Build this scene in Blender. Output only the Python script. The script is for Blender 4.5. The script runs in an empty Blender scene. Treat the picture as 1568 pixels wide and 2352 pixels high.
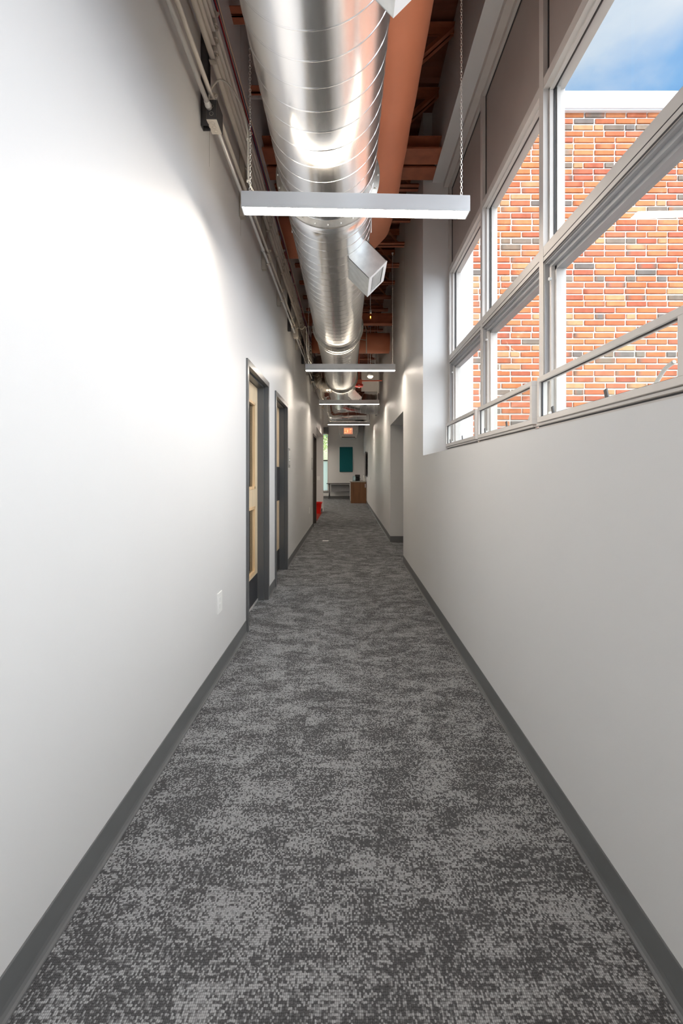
import bpy, bmesh, math, random
from mathutils import Vector, Matrix
random.seed(7)
sc = bpy.context.scene
COL = sc.collection
PI = math.pi
H = 1.25                       # eye height
def Z(z): return H + z         # heights below are mostly measured from eye level
XL, XR = -0.79, 0.775          # corridor wall faces

# ------------------------------------------------------------------ materials
def new_mat(name):
    m = bpy.data.materials.new(name); m.use_nodes = True
    return m, m.node_tree.nodes, m.node_tree.links, m.node_tree.nodes['Principled BSDF']
def mat(name, col, rough=0.5, metal=0.0, spec=0.5, nscale=0, namt=0.06, bump=0, bscale=200, coords='Object', stretch=(1,1,1), emit=None, estr=0, alpha=1):
    m, N, L, b = new_mat(name)
    b.inputs['Base Color'].default_value = (*col, 1)
    b.inputs['Roughness'].default_value = rough
    b.inputs['Metallic'].default_value = metal
    b.inputs['Specular IOR Level'].default_value = spec
    tc = N.new('ShaderNodeTexCoord'); mp = N.new('ShaderNodeMapping')
    mp.inputs['Scale'].default_value = stretch
    L.new(tc.outputs[coords], mp.inputs['Vector'])
    nz = N.new('ShaderNodeTexNoise'); nz.inputs['Scale'].default_value = nscale or 6
    nz.inputs['Detail'].default_value = 5
    L.new(mp.outputs[0], nz.inputs['Vector'])
    mr = N.new('ShaderNodeMapRange'); mr.inputs['To Min'].default_value = 1-namt; mr.inputs['To Max'].default_value = 1+namt
    mr.inputs['From Min'].default_value = .3; mr.inputs['From Max'].default_value = .7
    L.new(nz.outputs['Fac'], mr.inputs['Value'])
    mx = N.new('ShaderNodeVectorMath'); mx.operation = 'SCALE'; mx.inputs[0].default_value = col
    L.new(mr.outputs[0], mx.inputs['Scale']); L.new(mx.outputs[0], b.inputs['Base Color'])
    if bump:
        n2 = N.new('ShaderNodeTexNoise'); n2.inputs['Scale'].default_value = bscale; n2.inputs['Detail'].default_value = 3
        L.new(mp.outputs[0], n2.inputs['Vector'])
        bp = N.new('ShaderNodeBump'); bp.inputs['Strength'].default_value = bump; bp.inputs['Distance'].default_value = .002
        L.new(n2.outputs['Fac'], bp.inputs['Height']); L.new(bp.outputs[0], b.inputs['Normal'])
    if emit:
        b.inputs['Emission Color'].default_value = (*emit, 1); b.inputs['Emission Strength'].default_value = estr
    return m

M = {}
M['wall'] = mat('painted_drywall', (.70,.697,.69), .45, 0, .3, 1.3, .012, .05, 220)
M['seam'] = mat('wall_joint', (.36,.355,.34), .6)
M['base'] = mat('rubber_base', (.135,.138,.14), .42, 0, .5, 4, .05)
M['sill_wall'] = M['wall']
M['frame_paint'] = mat('dark_grey_steel_frame', (.105,.108,.112), .3, 0, .5, 5, .05)
M['frame_brown'] = mat('dark_brown_frame', (.075,.062,.052), .45, 0, .5, 5, .05)
M['plate_black'] = mat('black_kick_plate', (.035,.035,.04), .3, 0, .6, 60, .3, stretch=(1,8,1))
M['alu'] = mat('grey_anodised_aluminium', (.62,.59,.56), .5, 0, .4, 8, .03)
M['alu_mid'] = mat('grey_aluminium_and_head_shade', (.36,.36,.365), .5, 0, .4, 8, .03)
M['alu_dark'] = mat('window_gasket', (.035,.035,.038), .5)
M['panel'] = mat('taupe_spandrel', (.40,.355,.33), .5, 0, .4, 3, .03)
M['housing'] = mat('satin_white_housing', (.66,.67,.69), .35, .2, .5, 5, .02)
M['conduit'] = mat('painted_conduit', (.74,.67,.58), .42, 0, .5, 6, .06)
M['conduit_grey'] = mat('galvanised_conduit', (.72,.70,.67), .35, .3, .5, 6, .06)
M['strut'] = mat('painted_strut', (.62,.57,.50), .5, 0, .4, 6, .06)
M['strut_dark'] = mat('dark_strut', (.10,.10,.105), .5, .2, .4, 6, .06)
M['zinc'] = mat('zinc_steel', (.88,.87,.85), .35, .7, .5, 30, .1)
M['white'] = mat('white_plastic', (.85,.85,.83), .35, 0, .5, 6, .01)
M['white_trim'] = mat('white_metal_coping', (.86,.87,.88), .45, 0, .4, 3, .01)
M['black'] = mat('black_plastic', (.012,.012,.013), .3, 0, .5, 6, .1)
M['oxide'] = mat('red_oxide_steel', (.42,.13,.065), .5, 0, .5, 9, .18)
M['oxide_dk'] = mat('dark_red_deck', (.22,.07,.042), .6, 0, .4, 5, .15)
M['insul'] = mat('orange_insulation', (.80,.29,.155), .5, 0, .4, 3, .05, .6, 9)
M['flange'] = mat('galvanised_flange', (.60,.58,.54), .42, .8, .5, 14, .18)
M['teal'] = mat('teal_fabric', (.012,.12,.135), .9, 0, .2, 60, .15, .3, 600)
M['cab'] = mat('brown_woodgrain', (.20,.092,.04), .45, 0, .4, 20, .18, stretch=(1,1,.08))
M['cab_edge'] = mat('pale_cabinet_front', (.55,.53,.50), .4)
M['counter'] = mat('grey_countertop', (.42,.38,.34), .35, 0, .5, 40, .1)
M['red'] = mat('red_plastic', (.80,.01,.004), .4, 0, .5, 6, .05)
M['redmat'] = mat('red_floor_mat', (.22,.025,.015), .9, 0, .2, 80, .2)
M['redalarm'] = mat('red_alarm', (.62,.02,.01), .35)
M['redbox'] = mat('orange_red_box', (.75,.16,.09), .5)
M['cord'] = mat('cream_cord', (.80,.75,.66), .4)
M['cab_red'] = mat('red_cable', (.45,.015,.02), .4)
M['cab_blue'] = mat('blue_cable', (.10,.12,.28), .4)
M['cab_tan'] = mat('cream_cable', (.75,.62,.48), .4)
M['ext_ground'] = mat('asphalt_paving', (.22,.22,.21), .9, 0, .3, 8, .1)
M['grass'] = mat('grass_bank', (.42,.43,.27), .9, 0, .2, 12, .3)
M['leaf'] = mat('tree_foliage', (.34,.44,.16), .7, 0, .3, 8, .4)
M['bark'] = mat('tree_bark', (.12,.08,.05), .9, 0, .2, 12, .3)
M['stone'] = mat('retaining_wall_stone', (.45,.43,.40), .9, 0, .2, 6, .25)
M['tabletop'] = mat('charcoal_laminate', (.05,.045,.045), .4)
M['satin'] = mat('satin_nickel', (.5,.5,.5), .3, .9)
M['amber'] = mat('amber_filament', (1,.55,.15), .4, emit=(1,.5,.12), estr=6)
M['flex'] = mat('foil_flex_duct', (.72,.66,.58), .28, .9, .5, 12, .12, 1.0, 30)

def wood_mat(name, col, s=1.0):
    m, N, L, b = new_mat(name)
    tc = N.new('ShaderNodeTexCoord'); mp = N.new('ShaderNodeMapping'); mp.inputs['Scale'].default_value = (14*s, 14*s, .9)
    nz = N.new('ShaderNodeTexNoise'); nz.inputs['Scale'].default_value = 3; nz.inputs['Detail'].default_value = 6
    L.new(tc.outputs['Object'], mp.inputs[0]); L.new(mp.outputs[0], nz.inputs['Vector'])
    cr = N.new('ShaderNodeValToRGB'); cr.color_ramp.elements[0].position = .35; cr.color_ramp.elements[1].position = .7
    cr.color_ramp.elements[0].color = (*[c*.82 for c in col], 1); cr.color_ramp.elements[1].color = (*[min(1, c*1.12) for c in col], 1)
    L.new(nz.outputs['Fac'], cr.inputs[0]); L.new(cr.outputs[0], b.inputs['Base Color'])
    b.inputs['Roughness'].default_value = .42
    return m
M['maple'] = wood_mat('maple_veneer', (.80,.63,.42))
M['maple_trim'] = wood_mat('maple_lite_moulding', (.84,.58,.32))

def duct_mat():
    m, N, L, b = new_mat('galvanised_duct')
    b.inputs['Metallic'].default_value = 1
    tc = N.new('ShaderNodeTexCoord'); mp = N.new('ShaderNodeMapping'); mp.inputs['Scale'].default_value = (6, 1.2, 6)
    L.new(tc.outputs['Object'], mp.inputs[0])
    nz = N.new('ShaderNodeTexNoise'); nz.inputs['Scale'].default_value = 2.2; nz.inputs['Detail'].default_value = 8; nz.inputs['Roughness'].default_value = .7
    L.new(mp.outputs[0], nz.inputs['Vector'])
    r = N.new('ShaderNodeMapRange'); r.inputs['From Min'].default_value = .3; r.inputs['From Max'].default_value = .7
    r.inputs['To Min'].default_value = .20; r.inputs['To Max'].default_value = .27
    L.new(nz.outputs['Fac'], r.inputs['Value']); L.new(r.outputs[0], b.inputs['Roughness'])
    c = N.new('ShaderNodeMix'); c.data_type = 'RGBA'; c.inputs[6].default_value = (.88,.88,.88,1); c.inputs[7].default_value = (.97,.97,.97,1)
    L.new(nz.outputs['Fac'], c.inputs[0]); L.new(c.outputs[2], b.inputs['Base Color'])
    return m
M['duct'] = duct_mat()
M['boxduct'] = mat('galvanised_register_box', (.84,.86,.85), .34, .9, .5, 18, .08)

def glass_mat(name, tint, refl=1.0, rough=0.0, frosted=False):
    m = bpy.data.materials.new(name); m.use_nodes = True
    N, L = m.node_tree.nodes, m.node_tree.links
    N.clear(); out = N.new('ShaderNodeOutputMaterial')
    mix = N.new('ShaderNodeMixShader'); fa = N.new('ShaderNodeLayerWeight'); fa.inputs['Blend'].default_value = .5
    pw = N.new('ShaderNodeMath'); pw.operation = 'POWER'; pw.inputs[1].default_value = 5; L.new(fa.outputs['Facing'], pw.inputs[0])
    fr = N.new('ShaderNodeMath'); fr.operation = 'MULTIPLY_ADD'; fr.inputs[1].default_value = .96; fr.inputs[2].default_value = .04; L.new(pw.outputs[0], fr.inputs[0])
    mul = N.new('ShaderNodeMath'); mul.operation = 'MULTIPLY'; mul.inputs[1].default_value = refl
    if frosted:
        tr = N.new('ShaderNodeMixShader'); tr.inputs[0].default_value = .8
        a = N.new('ShaderNodeBsdfTransparent'); a.inputs[0].default_value = (*tint, 1)
        t = N.new('ShaderNodeBsdfTranslucent'); t.inputs[0].default_value = (*tint, 1)
        L.new(a.outputs[0], tr.inputs[1]); L.new(t.outputs[0], tr.inputs[2])
    else:
        tr = N.new('ShaderNodeBsdfTransparent'); tr.inputs[0].default_value = (*tint, 1)
    gl = N.new('ShaderNodeBsdfGlossy'); gl.inputs['Roughness'].default_value = rough
    L.new(fr.outputs[0], mul.inputs[0]); L.new(mul.outputs[0], mix.inputs[0])
    L.new(tr.outputs[0], mix.inputs[1]); L.new(gl.outputs[0], mix.inputs[2]); L.new(mix.outputs[0], out.inputs[0])
    return m
M['glass'] = glass_mat('clear_window_glass', (.97,.985,.98), .35)
M['glass_dark'] = glass_mat('door_lite_glass', (.5,.53,.55), 1.0)
M['frost'] = glass_mat('frosted_glass', (.93,.985,.975), .6, .3, True)

def emis(name, col, s):
    m = bpy.data.materials.new(name); m.use_nodes = True
    b = m.node_tree.nodes['Principled BSDF']; b.inputs['Base Color'].default_value = (.9,.9,.88,1)
    b.inputs['Emission Color'].default_value = (*col, 1); b.inputs['Emission Strength'].default_value = s
    return m
LAMP = 64.0
M['lens'] = emis('glowing_diffuser', (1, .885, .755), LAMP)
M['uplens'] = emis('upward_diffuser', (1, .86, .68), 20.0)
M['exit_face'] = emis('exit_panel', (.92, .30, .15), .55)
M['exit_text'] = emis('exit_letters', (1, .20, .06), 2.2)

def carpet_mat():
    m, N, L, b = new_mat('loop_pile_carpet')
    tc = N.new('ShaderNodeTexCoord')
    def math_(op, a, b_=None):
        n = N.new('ShaderNodeMath'); n.operation = op
        for i, v in enumerate((a, b_)):
            if v is None: continue
            if isinstance(v, (int, float)): n.inputs[i].default_value = v
            else: L.new(v, n.inputs[i])
        return n.outputs[0]
    sx = N.new('ShaderNodeSeparateXYZ'); L.new(tc.outputs['Object'], sx.inputs[0])
    X_, Y_ = sx.outputs[0], sx.outputs[1]
    # half-metre tiles, each cut from another place of the pattern
    tx = math_('FLOOR', math_('DIVIDE', math_('ADD', X_, 10.21), .5)); ty = math_('FLOOR', math_('DIVIDE', math_('ADD', Y_, 10.07), .5))
    cb = N.new('ShaderNodeCombineXYZ'); L.new(tx, cb.inputs[0]); L.new(ty, cb.inputs[1])
    wn = N.new('ShaderNodeTexWhiteNoise'); wn.noise_dimensions = '3D'; L.new(cb.outputs[0], wn.inputs['Vector'])
    off = N.new('ShaderNodeVectorMath'); off.operation = 'SCALE'; off.inputs['Scale'].default_value = .16; L.new(wn.outputs['Color'], off.inputs[0])
    pos = N.new('ShaderNodeVectorMath'); pos.operation = 'ADD'; L.new(tc.outputs['Object'], pos.inputs[0]); L.new(off.outputs[0], pos.inputs[1])
    mp = N.new('ShaderNodeMapping'); mp.inputs['Scale'].default_value = (5.0, 7.5, 1); L.new(pos.outputs[0], mp.inputs[0])
    nz = N.new('ShaderNodeTexNoise'); nz.inputs['Scale'].default_value = 1.0; nz.inputs['Detail'].default_value = 7; nz.inputs['Roughness'].default_value = .66; nz.inputs['Distortion'].default_value = .3
    L.new(mp.outputs[0], nz.inputs['Vector'])
    mp2 = N.new('ShaderNodeMapping'); mp2.inputs['Scale'].default_value = (9, 55, 1); L.new(pos.outputs[0], mp2.inputs[0])
    nz2 = N.new('ShaderNodeTexNoise'); nz2.inputs['Scale'].default_value = 1.0; nz2.inputs['Detail'].default_value = 5; nz2.inputs['Roughness'].default_value = .7
    L.new(mp2.outputs[0], nz2.inputs['Vector'])
    patt = math_('ADD', math_('MULTIPLY', nz.outputs['Fac'], .62), math_('MULTIPLY', nz2.outputs['Fac'], .38))
    prob = N.new('ShaderNodeMapRange'); prob.inputs['From Min'].default_value = .44; prob.inputs['From Max'].default_value = .585
    prob.inputs['To Min'].default_value = .12; prob.inputs['To Max'].default_value = .78; L.new(patt, prob.inputs['Value'])
    # yarn loops in rows
    mpv = N.new('ShaderNodeMapping'); mpv.inputs['Scale'].default_value = (205, 165, 1); L.new(tc.outputs['Object'], mpv.inputs[0])
    vo = N.new('ShaderNodeTexVoronoi'); vo.voronoi_dimensions = '2D'; vo.inputs['Randomness'].default_value = .35; vo.inputs['Scale'].default_value = 1
    L.new(mpv.outputs[0], vo.inputs['Vector'])
    sc_ = N.new('ShaderNodeSeparateColor'); L.new(vo.outputs['Color'], sc_.inputs[0])
    lt = N.new('ShaderNodeMapRange'); lt.inputs['To Min'].default_value = 0; lt.inputs['To Max'].default_value = 1
    L.new(math_('SUBTRACT', prob.outputs[0], sc_.outputs[0]), lt.inputs['Value']); lt.inputs['From Min'].default_value = -.30; lt.inputs['From Max'].default_value = .26
    mx = N.new('ShaderNodeMix'); mx.data_type = 'RGBA'
    L.new(lt.outputs[0], mx.inputs[0]); mx.inputs[6].default_value = (.085,.086,.089,1); mx.inputs[7].default_value = (.35,.357,.365,1)
    # dark gaps between loops
    gp = N.new('ShaderNodeMapRange'); gp.inputs['From Min'].default_value = .25; gp.inputs['From Max'].default_value = .75
    gp.inputs['To Min'].default_value = 1.12; gp.inputs['To Max'].default_value = .45; L.new(vo.outputs['Distance'], gp.inputs['Value'])
    sc2 = N.new('ShaderNodeVectorMath'); sc2.operation = 'SCALE'; L.new(mx.outputs[2], sc2.inputs[0]); L.new(gp.outputs[0], sc2.inputs['Scale'])
    L.new(sc2.outputs[0], b.inputs['Base Color'])
    bp = N.new('ShaderNodeBump'); bp.invert = True; bp.inputs['Strength'].default_value = .7; bp.inputs['Distance'].default_value = .003
    L.new(vo.outputs['Distance'], bp.inputs['Height']); L.new(bp.outputs[0], b.inputs['Normal'])
    b.inputs['Roughness'].default_value = .95; b.inputs['Specular IOR Level'].default_value = .15
    return m
M['carpet'] = carpet_mat()

def brick_mat():
    m, N, L, b = new_mat('mixed_brick')
    at = N.new('ShaderNodeAttribute'); at.attribute_name = 'Col'
    tc = N.new('ShaderNodeTexCoord'); nz = N.new('ShaderNodeTexNoise'); nz.inputs['Scale'].default_value = 16; nz.inputs['Detail'].default_value = 7
    L.new(tc.outputs['Object'], nz.inputs['Vector'])
    mr = N.new('ShaderNodeMapRange'); mr.inputs['From Min'].default_value = .3; mr.inputs['From Max'].default_value = .7; mr.inputs['To Min'].default_value = .86; mr.inputs['To Max'].default_value = 1.14
    L.new(nz.outputs['Fac'], mr.inputs['Value'])
    s = N.new('ShaderNodeVectorMath'); s.operation = 'SCALE'; L.new(at.outputs['Color'], s.inputs[0]); L.new(mr.outputs[0], s.inputs['Scale'])
    L.new(s.outputs[0], b.inputs['Base Color']); b.inputs['Roughness'].default_value = .9; b.inputs['Specular IOR Level'].default_value = .2
    n3 = N.new('ShaderNodeTexNoise'); n3.inputs['Scale'].default_value = 120; L.new(tc.outputs['Object'], n3.inputs['Vector'])
    bp = N.new('ShaderNodeBump'); bp.inputs['Strength'].default_value = .35; bp.inputs['Distance'].default_value = .004
    L.new(n3.outputs['Fac'], bp.inputs['Height']); L.new(bp.outputs[0], b.inputs['Normal'])
    return m
M['brick'] = brick_mat()
M['mortar'] = mat('pale_mortar', (.78,.76,.70), .95, 0, .2, 40, .08, .4, 150)

# ------------------------------------------------------------------ mesh helpers
class B:
    def __init__(self): self.bm = bmesh.new()
    def box(self, x0, x1, y0, y1, z0, z1, bev=0):
        bm = self.bm
        xs, ys, zs = sorted((x0, x1)), sorted((y0, y1)), sorted((z0, z1))
        v = [bm.verts.new((x, y, z)) for x in xs for y in ys for z in zs]
        fs = [(0,1,3,2),(4,6,7,5),(0,4,5,1),(2,3,7,6),(0,2,6,4),(1,5,7,3)]
        f = [bm.faces.new([v[i] for i in q]) for q in fs]
        if bev:
            es = list({e for q in f for e in q.edges})
            bmesh.ops.bevel(bm, geom=es, offset=bev, segments=2, affect='EDGES', profile=.5)
        return self
    def prism(self, pts, axis, a, b_):
        # pts: 2-D outline in the two other axes, extruded along axis from a to b_
        bm = self.bm
        def P(p, t):
            return {'x': (t, p[0], p[1]), 'y': (p[0], t, p[1]), 'z': (p[0], p[1], t)}[axis]
        A = [bm.verts.new(P(p, a)) for p in pts]; Bv = [bm.verts.new(P(p, b_)) for p in pts]
        n = len(pts); bm.faces.new(A); bm.faces.new(list(reversed(Bv)))
        for i in range(n): bm.faces.new((A[i], Bv[i], Bv[(i+1) % n], A[(i+1) % n]))
        return self
    def tube(self, pts, r, n=12, caps=True, smooth=True, radii=None):
        bm = self.bm; pts = [Vector(p) for p in pts]; rings = []
        up = None
        for i, p in enumerate(pts):
            d = (pts[min(i+1, len(pts)-1)] - pts[max(i-1, 0)]).normalized()
            if up is None:
                up = Vector((0,0,1)) if abs(d.z) < .9 else Vector((1,0,0))
            u = (up - d*up.dot(d)).normalized(); w = d.cross(u); up = u
            rr = radii[i] if radii else r
            rings.append([bm.verts.new(p + (u*math.cos(2*PI*k/n) + w*math.sin(2*PI*k/n))*rr) for k in range(n)])
        for a, c in zip(rings, rings[1:]):
            for k in range(n):
                f = bm.faces.new((a[k], a[(k+1) % n], c[(k+1) % n], c[k])); f.smooth = smooth
        if caps:
            bm.faces.new(list(reversed(rings[0]))); bm.faces.new(rings[-1])
        return self
    def torus(self, c, R, r, ax, n=14, m=6, sx=1.0, sdir=None):
        # ax: normal of the ring plane ; stretched along sdir by sx
        c = Vector(c); ax = Vector(ax).normalized(); u = Vector(sdir).normalized() if sdir else ax.orthogonal().normalized(); w = ax.cross(u)
        bm = self.bm; rings = []
        for i in range(n):
            a = 2*PI*i/n; d = u*math.cos(a) + w*math.sin(a); cc = c + u*math.cos(a)*R*sx + w*math.sin(a)*R
            rings.append([bm.verts.new(cc + (d*math.cos(2*PI*k/m) + ax*math.sin(2*PI*k/m))*r) for k in range(m)])
        for i in range(n):
            a, c2 = rings[i], rings[(i+1) % n]
            for k in range(m):
                f = bm.faces.new((a[k], c2[k], c2[(k+1) % m], a[(k+1) % m])); f.smooth = True
        return self
    def lathe(self, prof, c, n=32, ax='z'):
        # prof: list of (r, t)
        bm = self.bm; c = Vector(c); rings = []
        for r, t in prof:
            ring = []
            for k in range(n):
                a = 2*PI*k/n
                p = (r*math.cos(a), r*math.sin(a), t) if ax == 'z' else ((r*math.cos(a), t, r*math.sin(a)) if ax == 'y' else (t, r*math.cos(a), r*math.sin(a)))
                ring.append(bm.verts.new(c + Vector(p)))
            rings.append(ring)
        for a, b_ in zip(rings, rings[1:]):
            for k in range(n):
                f = bm.faces.new((a[k], a[(k+1) % n], b_[(k+1) % n], b_[k])); f.smooth = True
        for rg, pr in ((rings[0], prof[0]), (rings[-1], prof[-1])):
            if pr[0] > 1e-4: bm.faces.new(rg)
        return self
    def make(self, name, m, parent=None, matrix=None, loc=None):
        bm = self.bm
        bmesh.ops.recalc_face_normals(bm, faces=bm.faces)
        if loc: bmesh.ops.translate(bm, verts=bm.verts, vec=-Vector(loc))
        me = bpy.data.meshes.new(name); bm.to_mesh(me); bm.free()
        o = bpy.data.objects.new(name, me); COL.objects.link(o)
        me.materials.append(M[m] if isinstance(m, str) else m)
        if parent: o.parent = parent
        if loc: o.location = loc
        return o

def tag(o, label=None, cat=None, group=None, kind=None):
    if label: o['label'] = label
    if cat: o['category'] = cat
    if group: o['group'] = group
    if kind: o['kind'] = kind
    return o
def empty(name, loc, label=None, cat=None, group=None, kind=None, rz=0):
    o = bpy.data.objects.new(name, None); COL.objects.link(o); o.location = loc; o.rotation_euler = (0,0,rz)
    o.empty_display_size = .05
    return tag(o, label, cat, group, kind)
def struct(b, name, m, label=None, cat=None):
    return tag(b.make(name, m), label, cat, None, 'structure')
def copy_tree(o, parent=None):
    c = o.copy(); COL.objects.link(c)
    if parent: c.parent = parent
    for ch in [x for x in bpy.data.objects if x.parent == o]: copy_tree(ch, c)
    return c
def smooth_path(pts, n=8):
    pts = [Vector(p) for p in pts]; out = []
    P = [pts[0]*2 - pts[1]] + pts + [pts[-1]*2 - pts[-2]]
    for i in range(1, len(P)-2):
        for k in range(n):
            t = k/n; a, b_, c, d = P[i-1], P[i], P[i+1], P[i+2]
            out.append(.5*((2*b_) + (-a+c)*t + (2*a-5*b_+4*c-d)*t*t + (-a+3*b_-3*c+d)*t*t*t))
    out.append(pts[-1]); return out

# ------------------------------------------------------------------ THE SETTING
TOP = 4.95
WE = 4.675          # far end of the windows
YB = -5.0           # corridor end behind the viewer
YE = 22.2           # far wall
# floor
f = B(); f.box(-4.2, 1.30, YB-.2, YE+.2, -.12, 0); f.box(1.30, 3.2, 5.2, 9.2, -.12, 0)
tag(f.make('floor', 'carpet'), 'grey mottled loop-pile carpet tiles', 'floor', None, 'structure')
# corrugated roof deck
c = B(); pr = []
y = YB-.2; k = 0
while y < YE+.2:
    pr += [(y, TOP), (y+.07, TOP), (y+.09, TOP+.035), (y+.15, TOP+.035)]
    y += .17
pr += [(YE+.2, TOP), (YE+.2, TOP+.12), (YB-.2, TOP+.12)]
bmc = c.bm
A = [bmc.verts.new((-4.2, p[0], p[1])) for p in pr[:-2]]; Bb = [bmc.verts.new((1.30, p[0], p[1])) for p in pr[:-2]]
for i in range(len(A)-1): bmc.faces.new((A[i], A[i+1], Bb[i+1], Bb[i]))
c.box(-4.2, 1.30, YB-.2, YE+.2, TOP+.05, TOP+.16)
struct(c, 'ceiling', 'oxide_dk', 'dark red corrugated roof deck over the corridor', 'ceiling')

# left wall, with its door openings
D1, D2, D3 = (3.54, 4.52), (4.94, 5.94), (10.35, 11.35)
AL = (11.55, 14.7); DT = 2.145
w = B(); xw = XL-.14
segs = [(YB, D1[0]), (D1[1], D2[0]), (D2[1], D3[0]), (D3[1], AL[0])]
for a, b_ in segs: w.box(xw, XL, a, b_, 0, TOP)
for a, b_ in (D1, D2, D3): w.box(xw, XL, a, b_, DT, TOP)
w.box(xw, XL, AL[0], AL[1], 2.42, TOP)
w.box(-4.0, XL, AL[1], AL[1]+.16, 0, TOP)
struct(w, 'wall_left', 'wall')
w = B(); w.box(-4.0, xw, AL[0]-.14, AL[0], 0, TOP); w.box(-4.2, -4.0, YB, YE, 0, TOP); w.box(-4.0, xw, 8.0, 8.1, 0, TOP)
w.box(-4.0, xw, 4.66, 4.76, 0, TOP)
struct(w, 'wall_side', 'wall')
# right wall
YW0 = -2.05
w = B()
w.box(XR, 1.13, YW0, WE, 0, Z(.178))                        # under the windows
w.box(.868, 1.13, YW0, WE, Z(2.98), TOP)                   # upstand over the windows
w.box(XR, 1.13, YB, YW0, 0, TOP)
w.box(XR, 1.145, WE, 6.34, 0, TOP)
w.box(XR, 1.145, 6.34, 8.25, Z(.86), TOP)
w.box(XR, 1.145, 8.25, YE, 0, TOP)
struct(w, 'wall_right', 'wall')
w = B(); w.box(1.145, 3.2, 6.20, 6.34, 0, 2.6); w.box(1.145, 3.2, 8.25, 8.4, 0, 2.6); w.box(3.1, 3.2, 6.34, 8.25, 0, 2.6); w.box(1.145, 3.2, 6.34, 8.25, 2.5, 2.6)
struct(w, 'wall_alcove', 'wall')
w = B(); w.box(XL-.14, 1.13, YB-.14, YB, 0, TOP); struct(w, 'wall_back', 'wall')
# far wall with a window at its left
WX0, WX1, WZ0, WZ1 = -3.7, -.93, Z(-.92), Z(1.93)
w = B(); w.box(WX1, XR+.3, YE, YE+.16, 0, TOP); w.box(-4.2, WX0, YE, YE+.16, 0, TOP)
w.box(WX0, WX1, YE, YE+.16, 0, WZ0); w.box(WX0, WX1, YE, YE+.16, WZ1, TOP)
struct(w, 'wall_far', 'wall')
# paint joints in the drywall
n = 1
for side, yy, z0 in (('l', 2.60, 3.0), ('l', 3.36, 3.0), ('l', 6.6, 2.3), ('r', 6.22, 2.2)):
    b = B()
    if side == 'l': b.box(XL-.001, XL+.0008, yy-.002, yy+.002, z0, TOP)
    else: b.box(XR-.0008, XR+.001, yy-.002, yy+.002, z0, TOP)
    struct(b, 'trim_%d' % n, 'seam'); n += 1

# cove base
def cove(b, side, y0, y1):
    s = 1 if side == 'l' else -1; x = XL if side == 'l' else XR
    pts = [(x, 0), (x+s*.0165, 0), (x+s*.016, .004), (x+s*.0105, .009), (x+s*.006, .018), (x+s*.0045, .03), (x+s*.0035, .1), (x+s*.002, .103), (x, .103)]
    b.prism(pts, 'y', y0, y1)
b = B()
for a, c_ in ((YB, D1[0]-.0), (D1[1], D2[0]), (D2[1], D3[0]), (D3[1], AL[0])): cove(b, 'l', a, c_)
struct(b, 'baseboard_left', 'base')
b = B()
for a, c_ in ((YB, 6.34), (8.25, YE)): cove(b, 'r', a, c_)
b.box(XR, 1.4, 8.238, 8.25, 0, .103)
b.box(XR-.004, XR+.0, 8.238, 8.25, 0, .103)
struct(b, 'baseboard_right', 'base')
b = B(); b.box(-4.0, XR, YE-.006, YE, 0, .12); b.box(-.97, XL-.02, AL[1]-.006, AL[1], 0, .1); struct(b, 'baseboard_far', 'base')

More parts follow.
